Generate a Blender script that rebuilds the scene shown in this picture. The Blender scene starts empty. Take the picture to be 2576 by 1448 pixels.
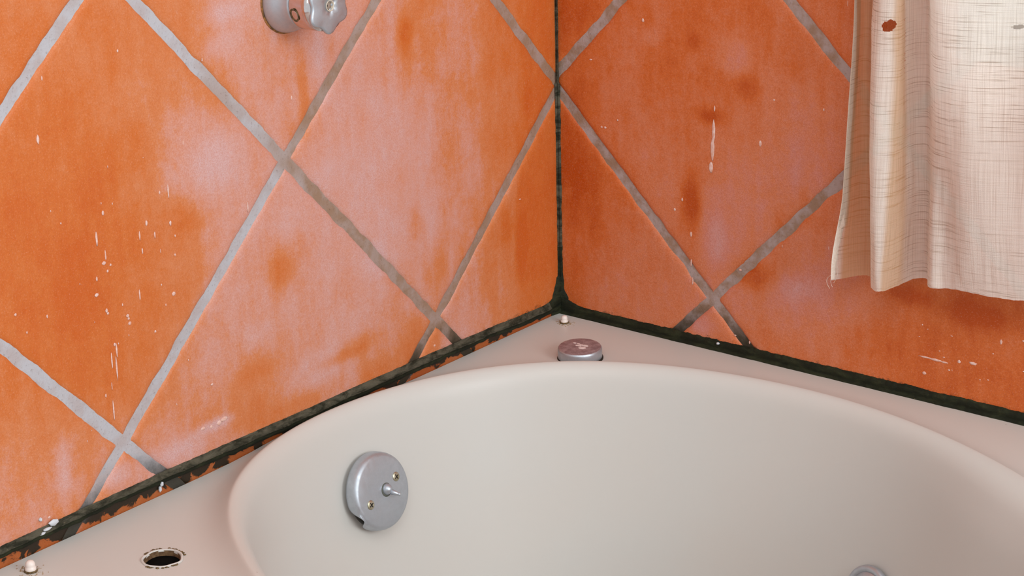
import bpy, bmesh, math, random
import numpy as np
from mathutils import Vector, Matrix, noise
random.seed(7)
U = 0.44          # metres per tile diagonal (the working unit of the tables)
Z0 = 0.55         # height of the tub deck above the floor
def P3(x, y, z): return Vector((x*U, y*U, z*U + Z0))

# ---------------------------------------------------------------- camera
R = Matrix(((0.78379, 0.62064, -0.02190), (0.18601, -0.26827, -0.94522), (-0.59251, 0.73678, -0.32571)))
cam = bpy.data.cameras.new('camera'); camo = bpy.data.objects.new('camera', cam)
bpy.context.scene.collection.objects.link(camo)
rx, dn, fw = R[0], R[1], R[2]
m = Matrix(((rx[0], -dn[0], -fw[0], 0), (rx[1], -dn[1], -fw[1], 0), (rx[2], -dn[2], -fw[2], 0), (0, 0, 0, 1)))
m.translation = P3(3.17563, -4.15117, 1.86724)
camo.matrix_world = m
cam.sensor_width = 36; cam.lens = 5252.3/2576*36; cam.clip_start = .01
bpy.context.scene.camera = camo
# ---------------------------------------------------------------- world, light, exposure
sc = bpy.context.scene
sc.view_settings.view_transform = 'Standard'; sc.view_settings.look = 'None'
sc.view_settings.exposure = -0.03; sc.view_settings.gamma = 1.0
w = bpy.data.worlds.new('sky'); sc.world = w; w.use_nodes = True
w.node_tree.nodes['Background'].inputs[0].default_value = (0.90, 0.965, 1.0, 1)
w.node_tree.nodes['Background'].inputs[1].default_value = 0.86
def area(name, loc, tgt, size, power, col):
    l = bpy.data.lights.new(name, 'AREA'); l.shape = 'RECTANGLE'; l.size, l.size_y = size; l.energy = power; l.color = col
    o = bpy.data.objects.new(name, l); sc.collection.objects.link(o); o.location = loc
    o.rotation_euler = (Vector(tgt)-Vector(loc)).to_track_quat('-Z', 'Y').to_euler(); return o
area('daylight_side_window', (2.5, -.75, 1.55), (0, -.35, .75), (1.0, 1.0), 30, (.95, .98, 1))
area('overhead_fill', (1.5, -1.75, 2.5), (.35, -.3, .7), (1.6, 1.2), 20, (1, .99, .96))  # added overhead fill, brightens the right wall and the deck corner
area('daylight_outside', (.95, .9, 1.75), (.8, 0, 1.2), (1.2, 1.2), 26, (.88, .95, 1))

# ---------------------------------------------------------------- helpers
C = sc.collection
def link(name, me, parent=None, mats=()):
    o = bpy.data.objects.new(name, me); C.objects.link(o)
    for x in mats: me.materials.append(x)
    if parent: o.parent = parent
    return o
def mesh(name, vs, fs, parent=None, mats=(), smooth=True, fm=None):
    me = bpy.data.meshes.new(name); me.from_pydata([tuple(v) for v in vs], [], fs)
    if smooth: me.polygons.foreach_set('use_smooth', [True]*len(me.polygons))
    o = link(name, me, parent, mats)
    if fm is not None: me.polygons.foreach_set('material_index', fm)
    me.update(); return o
def from_bm(name, bm, parent=None, mats=(), smooth=True):
    me = bpy.data.meshes.new(name); bm.to_mesh(me); bm.free()
    if smooth: me.polygons.foreach_set('use_smooth', [True]*len(me.polygons))
    return link(name, me, parent, mats)
def empty(name, loc, rot=None):
    o = bpy.data.objects.new(name, None); C.objects.link(o); o.empty_display_size = .03
    M = rot.to_4x4() if rot else Matrix.Identity(4); M.translation = loc; o.matrix_world = M
    return o
def tag(o, label=None, cat=None, group=None, kind=None):
    if label: o['label'] = label
    if cat: o['category'] = cat
    if group: o['group'] = group
    if kind: o['kind'] = kind
    return o
def frame(n, up=(0, 0, 1)):
    """columns: right, up, normal"""
    n = Vector(n).normalized(); r = Vector(up).cross(n).normalized(); u = n.cross(r)
    return Matrix((r, u, n)).transposed()
def lathe(prof, seg=64, rfun=None, cap=True):
    """profile (r,z) revolved about z"""
    vs, fs = [], []
    for (r, z) in prof:
        for k in range(seg):
            a = 2*math.pi*k/seg; q = rfun(a, r, z) if rfun else (r, z)
            vs.append((q[0]*math.cos(a), q[0]*math.sin(a), q[1]))
    for i in range(len(prof)-1):
        for k in range(seg):
            k2 = (k+1) % seg; fs.append((i*seg+k, i*seg+k2, (i+1)*seg+k2, (i+1)*seg+k))
    if cap:
        for i, fl in ((0, True), (len(prof)-1, False)):
            vs.append((0, 0, vs[i*seg][2])); c = len(vs)-1
            for k in range(seg):
                k2 = (k+1) % seg; fs.append((c, i*seg+k2, i*seg+k) if fl else (c, i*seg+k, i*seg+k2))
    return vs, fs
def sstep(a, b, x):
    t = min(1, max(0, (x-a)/(b-a))); return t*t*(3-2*t)
def nz(x, y, z=0): return noise.noise(Vector((x, y, z)))

# ---------------------------------------------------------------- materials
class NT:
    def __init__(s, name):
        s.m = bpy.data.materials.new(name); s.m.use_nodes = True; s.t = s.m.node_tree
        s.b = s.t.nodes['Principled BSDF']; s.o = s.t.nodes['Material Output']
    def n(s, typ, ins=None, **kw):
        x = s.t.nodes.new(typ)
        for k, v in kw.items(): setattr(x, k, v)
        for k, v in (ins or {}).items(): s.put(x.inputs[k], v)
        return x
    def put(s, sock, v):
        if isinstance(v, bpy.types.NodeSocket): s.t.links.new(v, sock)
        else: sock.default_value = v
    def math(s, op, a, b=0., c=0., clamp=False):
        x = s.n('ShaderNodeMath', {0: a, 1: b, 2: c}, operation=op); x.use_clamp = clamp; return x.outputs[0]
    def mix(s, f, a, b, mode='MIX'):
        x = s.n('ShaderNodeMix', {0: f}, data_type='RGBA', blend_type=mode); s.put(x.inputs[6], a); s.put(x.inputs[7], b); return x.outputs[2]
    def pos(s, scale=(1, 1, 1)):
        g = s.n('ShaderNodeNewGeometry'); mp = s.n('ShaderNodeMapping', {0: g.outputs['Position'], 3: scale}); return mp.outputs[0]
    def noise(s, vec, scale, detail=4, rough=.55, dist=0):
        return s.n('ShaderNodeTexNoise', {'Vector': vec, 'Scale': scale, 'Detail': detail, 'Roughness': rough, 'Distortion': dist}).outputs[0]
    def rng(s, v, a, b, c=0., d=1., smooth=True):
        x = s.n('ShaderNodeMapRange', {0: v, 1: a, 2: b, 3: c, 4: d}, interpolation_type='SMOOTHSTEP' if smooth else 'LINEAR'); return x.outputs[0]
    def ramp(s, v, stops):
        x = s.n('ShaderNodeValToRGB', {0: v}); e = x.color_ramp.elements
        while len(e) < len(stops): e.new(.5)
        for i, (p, c) in enumerate(stops): e[i].position = p; e[i].color = (*c, 1)
        return x.outputs[0]
    def bump(s, h, strength, dist):
        x = s.n('ShaderNodeBump', {'Height': h, 'Strength': strength, 'Distance': dist}); s.t.links.new(x.outputs[0], s.b.inputs['Normal'])
def lin(r, g, b):
    f = lambda c: (c/255/12.92) if c/255 <= .04045 else ((c/255+.055)/1.055)**2.4
    return (f(r), f(g), f(b))
def c4(c): return (*c, 1)

def tile_material(name, stops, axis):
    t = NT(name); p = t.pos()
    pale = t.n('ShaderNodeAttribute', attribute_name='pale').outputs['Fac']
    n1 = t.noise(p, 24, 5, .6, .4); n2 = t.noise(t.pos((1, 1, .22)), 60, 4, .6); n3 = t.noise(p, 420, 3, .7); n4 = t.noise(p, 130, 4, .65)
    v = t.math('ADD', pale, t.math('MULTIPLY', t.math('SUBTRACT', n1, .5), .42))
    v = t.math('ADD', v, t.math('MULTIPLY', t.math('SUBTRACT', n2, .5), .40))
    v = t.math('ADD', v, t.math('MULTIPLY', t.math('SUBTRACT', n4, .5), .22))
    v = t.math('ADD', v, t.math('MULTIPLY', t.math('SUBTRACT', n3, .5), .30))
    if axis == 0: v = t.math('SUBTRACT', v, t.math('MULTIPLY', t.rng(t.math('DIVIDE', t.math('SUBTRACT', t.n('ShaderNodeSeparateXYZ', {0: p}).outputs[2], Z0), U), .02, .04, 1, 0), .4))
    col = t.ramp(v, stops)
    grain = t.noise(p, 900, 2, .7)
    col = t.mix(t.rng(grain, .3, .7, .0, .38), col, c4(tuple(x*.82 for x in stops[0][1])))
    g2 = t.noise(p, 620, 3, .8)
    col = t.mix(t.rng(g2, .52, .78, 0, .30), col, c4(lin(222, 182, 162)))
    # mould rising from the joint along the tub, and loose black smears below the bead
    z = t.n('ShaderNodeSeparateXYZ', {0: p}).outputs[2]
    h = t.math('DIVIDE', t.math('SUBTRACT', z, Z0), U)
    nb = t.noise(p, 150, 5, .7, .3); nc = t.noise(p, 45, 4, .6, .5)
    m1 = t.rng(t.math('ADD', h, t.math('MULTIPLY', nb, -.070)), -.010 if axis == 0 else -.028, .012 if axis == 0 else -.006, 1, 0)
    if axis == 0:
        low = t.rng(t.math('ADD', t.math('MULTIPLY', nc, 1.5), t.math('MULTIPLY', h, 14)), .86, .94, 0, 1)
        below = t.rng(h, .028, .03, 1, 0)
        m1 = t.mix(below, m1, low)
        col = t.mix(t.math('MULTIPLY', below, .5), col, c4(lin(112, 58, 26)))  # strip under the bead darkened: grime, with its shade put into the colour
    col = t.mix(t.math('MULTIPLY', m1, .97), col, c4(lin(28, 26, 15)))
    t.put(t.b.inputs['Base Color'], col)
    t.put(t.b.inputs['Roughness'], t.rng(n4, .3, .7, .42, .62)); t.b.inputs['Specular IOR Level'].default_value = .35
    t.bump(t.math('ADD', t.math('MULTIPLY', n3, .35), t.math('ADD', n1, n4)), .25, .0012)
    return t.m
tile_l = tile_material('terracotta_tile_left', [(0., lin(194, 92, 30)), (.22, lin(200, 108, 48)), (.45, lin(204, 127, 82)), (.64, lin(205, 149, 132)), (.92, lin(204, 168, 166))], 0)
tile_r = tile_material('terracotta_tile_right', [(0., lin(180, 74, 12)), (.24, lin(202, 104, 48)), (.45, lin(208, 126, 88)), (.66, lin(206, 136, 120)), (.95, lin(204, 158, 156))], 1)

def grout_material(name, axis):
    t = NT(name); p = t.pos(); sep = t.n('ShaderNodeSeparateXYZ', {0: p})
    h = t.math('DIVIDE', t.math('SUBTRACT', sep.outputs[2], Z0), U)
    u = t.math('DIVIDE', t.math('MULTIPLY', sep.outputs[1], -1) if axis == 0 else sep.outputs[0], U)
    n1 = t.noise(p, 40, 4, .6); n2 = t.noise(p, 300, 3, .7); n3 = t.noise(p, 14, 3, .5)
    lightc = c4(lin(178, 177, 182)); midc = c4(lin(168, 152, 148)); brown = c4(lin(148, 120, 100)); dark = c4(lin(52, 48, 36))
    if axis == 0:
        f = t.rng(t.math('ADD', u, t.math('MULTIPLY', t.math('SUBTRACT', n3, .5), 1.6)), .75, 1.25)
        base = t.mix(f, brown, lightc)
        base = t.mix(t.rng(n1, .4, .65, 0, .55), base, midc)
    else:
        base = t.mix(t.rng(n1, .38, .62), brown, midc)
    base = t.mix(t.rng(n2, .55, .75, 0, .45), base, c4(lin(95, 75, 60)))
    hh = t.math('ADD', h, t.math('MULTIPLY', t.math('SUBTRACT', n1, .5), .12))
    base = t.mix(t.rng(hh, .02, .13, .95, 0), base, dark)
    t.put(t.b.inputs['Base Color'], base); t.b.inputs['Roughness'].default_value = .9; t.b.inputs['Specular IOR Level'].default_value = .2
    t.bump(t.math('ADD', n2, n1), .5, .0012); return t.m
grout_l = grout_material('grout_left', 0); grout_r = grout_material('grout_right', 1)

def simple(name, col, rough=.5, metal=0, spec=.5, bumpamt=0, bscale=300, var=None, vscale=60):
    t = NT(name); p = t.pos()
    if var: t.put(t.b.inputs['Base Color'], t.mix(t.rng(t.noise(p, vscale, 4, .65), .35, .68), c4(col), c4(var)))
    else: t.b.inputs['Base Color'].default_value = c4(col)
    t.b.inputs['Roughness'].default_value = rough; t.b.inputs['Metallic'].default_value = metal
    t.b.inputs['Specular IOR Level'].default_value = spec
    if bumpamt: t.bump(t.noise(p, bscale, 3), bumpamt, .001)
    return t.m
speck_m = simple('mineral_drips', lin(214, 164, 146), .7, var=lin(224, 196, 188), vscale=300)
white_caulk = simple('white_caulk_remnant', lin(196, 200, 206), .5)
plaster = simple('plaster', lin(222, 214, 204), .8, bumpamt=.1)
floor_m = simple('floor_tile', lin(170, 120, 96), .5, var=lin(150, 104, 84))

t = NT('mouldy_caulk'); p = t.pos()
n1 = t.noise(t.pos((.35, .35, 1)), 110, 5, .7, .4); n2 = t.noise(t.pos((.5, .5, 1)), 420, 4, .7)
c = t.mix(t.rng(n1, .35, .65), c4(lin(30, 31, 18)), c4(lin(84, 80, 66)))
c = t.mix(t.rng(n2, .60, .74, 0, .7), c, c4(lin(112, 100, 80)))
t.put(t.b.inputs['Base Color'], c); t.b.inputs['Roughness'].default_value = .75; t.b.inputs['Specular IOR Level'].default_value = .25
t.bump(t.math('ADD', n1, n2), .5, .0015); caulk_m = t.m
t = NT('mouldy_caulk_dark'); p = t.pos()
n1 = t.noise(t.pos((.35, .35, 1)), 110, 5, .7, .4); n2 = t.noise(t.pos((.5, .5, 1)), 420, 4, .7)
c = t.mix(t.rng(n1, .4, .7), c4(lin(20, 24, 10)), c4(lin(42, 46, 26)))
c = t.mix(t.rng(n2, .68, .76, 0, .4), c, c4(lin(120, 110, 80)))
t.put(t.b.inputs['Base Color'], c); t.b.inputs['Roughness'].default_value = .75; t.b.inputs['Specular IOR Level'].default_value = .25
t.bump(t.math('ADD', n1, n2), .5, .0015); caulk_dark = t.m

t = NT('cream_acrylic'); p = t.pos()
n1 = t.noise(p, 5, 3, .5); vor = t.n('ShaderNodeTexVoronoi', {'Vector': p, 'Scale': 42., 'Randomness': 1.})
pick = t.math('GREATER_THAN', t.n('ShaderNodeSeparateColor', {0: vor.outputs['Color']}).outputs[0], .90)
dot = t.math('MULTIPLY', t.rng(vor.outputs['Distance'], .016, .036, 1, 0), pick)
c = t.mix(t.rng(n1, .35, .65), c4(lin(197, 195, 190)), c4(lin(198, 194, 188)))
c = t.mix(t.math('MULTIPLY', dot, .55), c, c4(lin(120, 90, 70)))
t.put(t.b.inputs['Base Color'], c); t.b.inputs['Roughness'].default_value = .38; t.b.inputs['Specular IOR Level'].default_value = .3
t.b.inputs['Coat Weight'].default_value = .0
acrylic = t.m

def metal(name, col, rough, dull=None, amt=.5):
    t = NT(name); p = t.pos()
    n1 = t.noise(p, 120, 4, .65); n2 = t.noise(p, 900, 2, .6)
    col2 = dull or tuple(x*.82 for x in col)
    t.put(t.b.inputs['Base Color'], t.mix(t.rng(t.math('ADD', n1, t.math('MULTIPLY', n2, .2)), .4, .8, 0, amt), c4(col), c4(col2)))
    t.b.inputs['Metallic'].default_value = 1.; t.put(t.b.inputs['Roughness'], t.rng(n1, .3, .7, rough*.85, rough*1.2))
    t.bump(n2, .08, .0005); return t.m
chrome = metal('dull_chrome', lin(190, 197, 205), .44)
chrome.node_tree.nodes['Principled BSDF'].inputs['Metallic'].default_value = .82
chrome_sharp = metal('chrome', lin(215, 205, 203), .12)
cap_top_m = metal('stained_metal', lin(168, 150, 152), .5, lin(128, 104, 106), .9)
cap_top_m.node_tree.nodes['Principled BSDF'].inputs['Metallic'].default_value = .35
brass = metal('tarnished_screw', lin(206, 202, 184), .4, lin(150, 142, 100), .6)
dark_m = simple('dark_recess', lin(24, 20, 10), .8)
grime_m = simple('brown_grime', lin(120, 96, 62), .9, var=lin(70, 56, 30), vscale=400)
void_m = simple('black_void', (.0015, .002, .002), .9, spec=.1)
rust_m = simple('rusty_pipe', lin(120, 92, 62), .8, var=lin(80, 52, 30), vscale=200)
peg_m = simple('off_white_plastic', lin(226, 214, 206), .4)

# cloth: loose weave, light passes through and a little shows through
t = NT('loose_weave_cloth'); uvn = t.n('ShaderNodeUVMap'); uvn.uv_map = 'UVMap'
uvv = uvn.outputs[0]
def mp(sx, sy): return t.n('ShaderNodeMapping', {0: uvv, 3: (sx, sy, 1)}).outputs[0]
h1 = t.noise(mp(18, 620), 1., 3, .6, .1); h2 = t.noise(mp(14, 900), 1., 2, .5); v1 = t.noise(mp(900, 14), 1., 2, .5); fine = t.noise(mp(1200, 1200), 1., 2, .5)
band = t.noise(mp(8, 14), 1., 3, .5)
line = t.rng(h1, .53, .68)
c = t.mix(t.rng(h2, .3, .75, 0, .5), c4(lin(247, 241, 232)), c4(lin(234, 224, 210)))
c = t.mix(t.rng(v1, .5, .8, 0, .35), c, c4(lin(214, 196, 174)))
c = t.mix(t.math('MULTIPLY', t.math('MULTIPLY', line, t.rng(band, .3, .6, .25, 1)), .62), c, c4(lin(150, 122, 92)))
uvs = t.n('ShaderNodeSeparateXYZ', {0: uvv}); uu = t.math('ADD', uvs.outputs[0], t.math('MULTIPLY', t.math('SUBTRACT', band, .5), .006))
fold_shade = t.math('MULTIPLY', t.rng(uu, .006, .012), t.rng(uu, .046, .060, 1, 0))       # tan band beside the selvedge: fold shade put into the colour
fold_shade2 = t.math('MULTIPLY', t.rng(uu, .120, .130), t.rng(uu, .150, .165, 1, 0))  # second band, brown shade of the next fold recess painted in
c = t.mix(t.math('MULTIPLY', fold_shade2, .6), c, c4(lin(206, 158, 98)))
c = t.mix(t.math('MULTIPLY', fold_shade, .66), c, c4(lin(212, 148, 66)))
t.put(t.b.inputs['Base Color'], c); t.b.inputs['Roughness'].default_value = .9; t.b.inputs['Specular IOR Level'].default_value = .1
t.bump(t.math('ADD', t.math('ADD', h1, h2), t.math('ADD', v1, fine)), .35, .0012)
tr = t.n('ShaderNodeBsdfTranslucent', {0: c}); mx = t.n('ShaderNodeMixShader', {0: .42, 1: t.b.outputs[0], 2: tr.outputs[0]})
tp = t.n('ShaderNodeBsdfTransparent', {0: (1, 1, 1, 1)})
weave = t.math('ADD', .10, t.math('MULTIPLY', t.rng(v1, .35, .7), .12))
mx2 = t.n('ShaderNodeMixShader', {0: weave, 1: mx.outputs[0], 2: tp.outputs[0]})
t.t.links.new(mx2.outputs[0], t.o.inputs['Surface']); cloth_m = t.m
hem_m = simple('cloth_hem', lin(246, 236, 224), .9, spec=.1, bumpamt=.3, bscale=1500, var=lin(236, 220, 204), vscale=500)
glass_t = NT('window_glass'); glass_t.b.inputs['Transmission Weight'].default_value = 1; glass_t.b.inputs['Roughness'].default_value = .0; glass_t.b.inputs['IOR'].default_value = 1.1
frame_m = simple('white_window_paint', lin(226, 222, 216), .5)
caulk_ridge = simple('worn_caulk_edge', lin(112, 106, 90), .7, var=lin(62, 58, 44), vscale=180)

# ---------------------------------------------------------------- tables: tile tone (u, z, paleness), patches, mineral specks
PALE_L = [(1.674,1.077,0.3),(1.579,1.061,0.35),(1.481,1.043,0.3),(1.379,1.025,0.35),(1.272,1.007,0.35),(1.161,0.987,0.65),(1.046,0.967,0.6),(0.926,0.946,0.6),(0.8,0.924,0.65),(0.669,0.9,0.6),(0.531,0.876,0.45),(0.388,0.851,0.55),(0.237,0.825,0.3),(0.079,0.797,0.1),(1.683,1.002,0.25),(1.588,0.984,0.3),(1.49,0.965,0.3),(1.387,0.946,0.4),(1.28,0.925,0.35),(1.169,0.904,0.5),(1.053,0.882,0.65),(0.932,0.859,0.6),(0.806,0.834,0.7),(0.675,0.809,0.65),(0.537,0.783,0.45),(0.392,0.755,0.55),(0.241,0.726,0.3),(0.082,0.696,0.15),(1.693,0.926,0.2),(1.598,0.907,0.25),(1.499,0.886,0.3),(1.396,0.865,0.4),(1.289,0.843,0.5),(1.177,0.82,0.4),(1.061,0.796,0.6),(0.939,0.77,0.6),(0.813,0.744,0.75),(0.68,0.717,0.75),(0.542,0.688,0.6),(0.397,0.658,0.5),(0.245,0.627,0.4),(0.085,0.594,0.1),(1.702,0.85,0.25),(1.607,0.829,0.2),(1.508,0.807,0.25),(1.404,0.784,0.4),(1.297,0.76,0.7),(1.185,0.735,0.7),(1.068,0.709,0.65),(0.947,0.682,0.55),(0.819,0.653,0.7),(0.686,0.624,0.75),(0.547,0.593,0.75),(0.401,0.56,0.6),(0.249,0.526,0.35),(0.088,0.49,0.15),(1.712,0.773,0.2),(1.616,0.75,0.15),(1.517,0.726,0.2),(1.413,0.701,0.35),(1.305,0.676,0.7),(1.193,0.649,0.8),(1.076,0.621,0.7),(0.954,0.592,0.75),(0.826,0.561,0.85),(0.692,0.529,0.75),(0.553,0.496,0.7),(0.406,0.461,0.6),(0.253,0.424,0.45),(0.091,0.386,0.1),(1.722,0.695,0.1),(1.626,0.67,0.15),(1.526,0.645,0.2),(1.422,0.618,0.25),(1.314,0.591,0.3),(1.201,0.562,0.65),(1.084,0.532,0.7),(0.961,0.501,0.7),(0.833,0.468,0.75),(0.699,0.434,0.8),(0.558,0.398,0.75),(0.411,0.361,0.55),(0.257,0.321,0.4),(0.094,0.28,0.1),(1.731,0.616,0.15),(1.635,0.59,0.1),(1.535,0.563,0.15),(1.431,0.535,0.25),(1.322,0.505,0.35),(1.209,0.474,0.6),(1.091,0.442,0.65),(0.968,0.409,0.55),(0.839,0.374,0.75),(0.705,0.337,0.8),(0.564,0.299,0.7),(0.416,0.259,0.6),(0.261,0.217,0.35),(0.097,0.173,0.1),(1.741,0.537,0.15),(1.645,0.509,0.1),(1.544,0.48,0.15),(1.44,0.45,0.25),(1.331,0.419,0.3),(1.218,0.386,0.65),(1.099,0.352,0.7),(0.976,0.316,0.65),(0.846,0.279,0.65),(0.711,0.24,0.6),(0.569,0.199,0.65),(0.421,0.156,0.6),(0.265,0.111,0.45),(0.101,0.064,0.25),(1.751,0.457,0.2),(1.654,0.427,0.15),(1.554,0.397,0.15),(1.449,0.365,0.25),(1.34,0.331,0.45),(1.226,0.297,0.65),(1.107,0.26,0.55),(0.983,0.223,0.6),(0.853,0.183,0.7),(0.717,0.142,0.6),(0.575,0.098,0.35),(0.426,0.053,0.65),(0.269,0.005,0.5),(1.761,0.376,0.2),(1.664,0.345,0.2),(1.563,0.312,0.2),(1.458,0.278,0.25),(1.349,0.243,0.5),(1.234,0.206,0.6),(1.115,0.168,0.45),(0.99,0.128,0.55),(0.86,0.086,0.6),(0.724,0.042,0.3),(0.581,-0.004,0.4),(1.771,0.295,0.35),(1.674,0.262,0.3),(1.573,0.227,0.3),(1.467,0.191,0.45),(1.357,0.154,0.45),(1.243,0.115,0.45),(1.123,0.075,0.3),(0.998,0.032,0.55),(1.782,0.212,0.5),(1.684,0.177,0.55),(1.582,0.141,0.5),(1.477,0.103,0.6),(1.366,0.064,0.75),(1.251,0.023,0.6),(1.131,-0.02,0.6),(1.792,0.129,0.5),(1.694,0.093,0.5),(1.592,0.054,0.5),(1.486,0.015,0.6),(1.802,0.045,0.6),(1.704,0.007,0.5)]
PALE_R = [(0.065,0.79,0.1),(0.188,0.804,0.25),(0.308,0.817,0.3),(0.424,0.83,0.25),(0.537,0.843,0.25),(0.646,0.855,0.3),(0.753,0.867,0.35),(0.857,0.878,0.3),(0.064,0.688,0.2),(0.187,0.703,0.4),(0.308,0.718,0.3),(0.425,0.733,0.3),(0.538,0.747,0.4),(0.648,0.76,0.35),(0.755,0.773,0.35),(0.86,0.786,0.3),(0.062,0.584,0.15),(0.187,0.601,0.4),(0.308,0.618,0.3),(0.425,0.634,0.3),(0.539,0.649,0.3),(0.65,0.664,0.45),(0.758,0.679,0.45),(0.863,0.693,0.4),(0.061,0.48,0.1),(0.186,0.498,0.3),(0.308,0.516,0.45),(0.426,0.534,0.3),(0.541,0.551,0.45),(0.653,0.567,0.4),(0.761,0.584,0.55),(0.867,0.599,0.45),(0.059,0.373,0.05),(0.185,0.394,0.25),(0.308,0.413,0.45),(0.427,0.433,0.4),(0.542,0.451,0.5),(0.655,0.469,0.5),(0.764,0.487,0.5),(0.87,0.504,0.4),(0.057,0.266,0.2),(0.185,0.288,0.3),(0.308,0.309,0.4),(0.428,0.33,0.35),(0.544,0.35,0.6),(0.657,0.37,0.5),(0.767,0.389,0.4),(0.873,0.408,0.35),(0.056,0.157,0.3),(0.184,0.181,0.4),(0.308,0.204,0.4),(0.429,0.226,0.45),(0.546,0.248,0.6),(0.659,0.269,0.45),(0.77,0.29,0.5),(0.877,0.31,0.5),(0.054,0.046,0.3),(0.183,0.072,0.45),(0.308,0.097,0.45),(0.429,0.121,0.5),(0.547,0.145,0.5),(0.661,0.168,0.6),(0.773,0.19,0.65),(0.88,0.211,0.5),(0.985,0.232,0.35),(1.087,0.253,0.25),(1.187,0.273,0.2),(1.283,0.292,0.2),(0.43,0.015,0.3),(0.549,0.04,0.4),(0.664,0.064,0.4),(0.775,0.088,0.45),(0.884,0.112,0.35),(0.989,0.134,0.2),(1.092,0.156,0.15),(1.192,0.177,0.25),(1.289,0.198,0.2),(0.666,-0.04,0.3),(0.778,-0.014,0.3),(0.888,0.01,0.3),(0.994,0.034,0.2),(1.097,0.058,0.15),(1.197,0.081,0.2),(1.295,0.103,0.15),(1.202,-0.017,0.2),(1.301,0.006,0.15)]
PATCH_L = [(0.582,0.857,0.025,0.037,-0.4),(1.027,0.397,0.035,0.046,-0.35),(0.566,0.39,0.026,0.044,-0.25),(0.926,0.786,0.015,0.08,-0.3),(0.874,0.874,0.017,0.053,0.3),(1.268,0.588,0.068,0.03,-0.12),(1.259,0.568,0.057,0.017,-0.06),(1.592,0.519,0.061,0.09,-0.12),(1.417,0.77,0.064,0.05,-0.1),(1.529,0.704,0.051,0.04,-0.1),(1.212,0.697,0.058,0.051,0.2),(1.149,1.002,0.046,0.021,0.25),(1.155,0.935,0.046,0.025,0.2),(1.365,0.082,0.069,0.022,0.3),(1.256,0.105,0.047,0.011,0.5),(1.545,0.087,0.043,0.018,0.3),(0.44,0.539,0.045,0.059,-0.15),(0.507,0.253,0.037,0.061,-0.25),(0.719,0.341,0.028,0.029,0.2),(0.163,0.223,0.027,0.064,-0.3),(0.225,0.303,0.019,0.053,-0.2),(0.787,0.153,0.083,0.02,-0.15),(0.857,0.135,0.081,0.015,-0.3),(0.982,0.066,0.078,0.024,-0.2),(1.677,0.148,0.02,0.068,0.2),(1.119,0.264,0.049,0.027,0.15),(1.113,0.187,0.061,0.019,-0.15),(0.925,0.126,0.08,0.038,0.25)]
PATCH_R = [(0.416,0.38,0.025,0.062,-0.4),(0.472,0.6,0.04,0.019,-0.35),(0.538,0.756,0.044,0.043,0.2),(0.418,0.776,0.021,0.02,-0.25),(0.604,0.218,0.067,0.036,-0.45),(0.572,0.688,0.034,0.029,-0.25),(0.487,0.289,0.035,0.062,0.3),(0.706,0.207,0.055,0.03,0.25),(0.454,0.052,0.036,0.027,0.35),(1.026,0.25,0.061,0.024,-0.3),(1.189,0.235,0.077,0.029,-0.3),(0.709,0.508,0.027,0.059,0.15),(0.679,0.364,0.028,0.04,-0.15),(0.296,0.776,0.023,0.02,0.2),(0.06,0.437,0.038,0.064,-0.1),(0.121,0.266,0.026,0.065,-0.15)]
SPECK_L = [(1.519,0.656,0.003,0.005),(1.541,0.607,0.003,0.018),(1.522,0.568,0.002,0.012),(1.528,0.552,0.005,0.004),(1.511,0.544,0.003,0.003),(1.424,0.55,0.002,0.007),(1.407,0.606,0.003,0.006),(1.342,0.589,0.003,0.006),(1.375,0.537,0.001,0.005),(1.348,0.435,0.005,0.005),(1.554,0.491,0.005,0.004),(1.532,0.451,0.003,0.005),(1.529,0.444,0.003,0.003),(1.489,0.451,0.002,0.003),(1.478,0.424,0.004,0.004),(1.476,0.417,0.003,0.003),(1.474,0.406,0.004,0.004),(1.441,0.459,0.002,0.012),(1.519,0.373,0.003,0.004),(1.515,0.359,0.002,0.016),(1.519,0.32,0.002,0.025),(1.53,0.341,0.002,0.018),(1.536,0.286,0.001,0.009),(1.554,0.271,0.002,0.004),(1.537,0.233,0.002,0.023),(1.407,0.368,0.003,0.003),(1.759,0.509,0.003,0.003),(1.683,0.483,0.002,0.004),(1.336,0.518,0.002,0.003),(1.341,0.658,0.002,0.015),(1.231,0.109,0.01,0.005),(1.246,0.105,0.007,0.006),(1.294,0.108,0.007,0.004),(1.27,0.104,0.004,0.004),(1.703,0.037,0.01,0.005),(1.728,0.062,0.003,0.003),(1.72,0.033,0.01,0.003),(1.639,0.958,0.002,0.005),(1.663,0.841,0.003,0.009),(1.29,0.751,0.001,0.005),(1.445,0.975,0.002,0.003),(1.365,0.662,0.002,0.004),(1.55,0.524,0.002,0.005),(1.52,0.533,0.003,0.003),(1.428,0.584,0.002,0.01),(1.387,0.575,0.002,0.007),(0.517,0.062,0.004,0.003),(0.964,0.78,0.002,0.005),(1.259,0.2,0.004,0.003),(1.22,0.914,0.002,0.004),(0.167,0.351,0.004,0.002),(1.117,0.568,0.002,0.013),(1.627,0.662,0.002,0.002),(1.736,0.465,0.002,0.003)]
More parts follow.
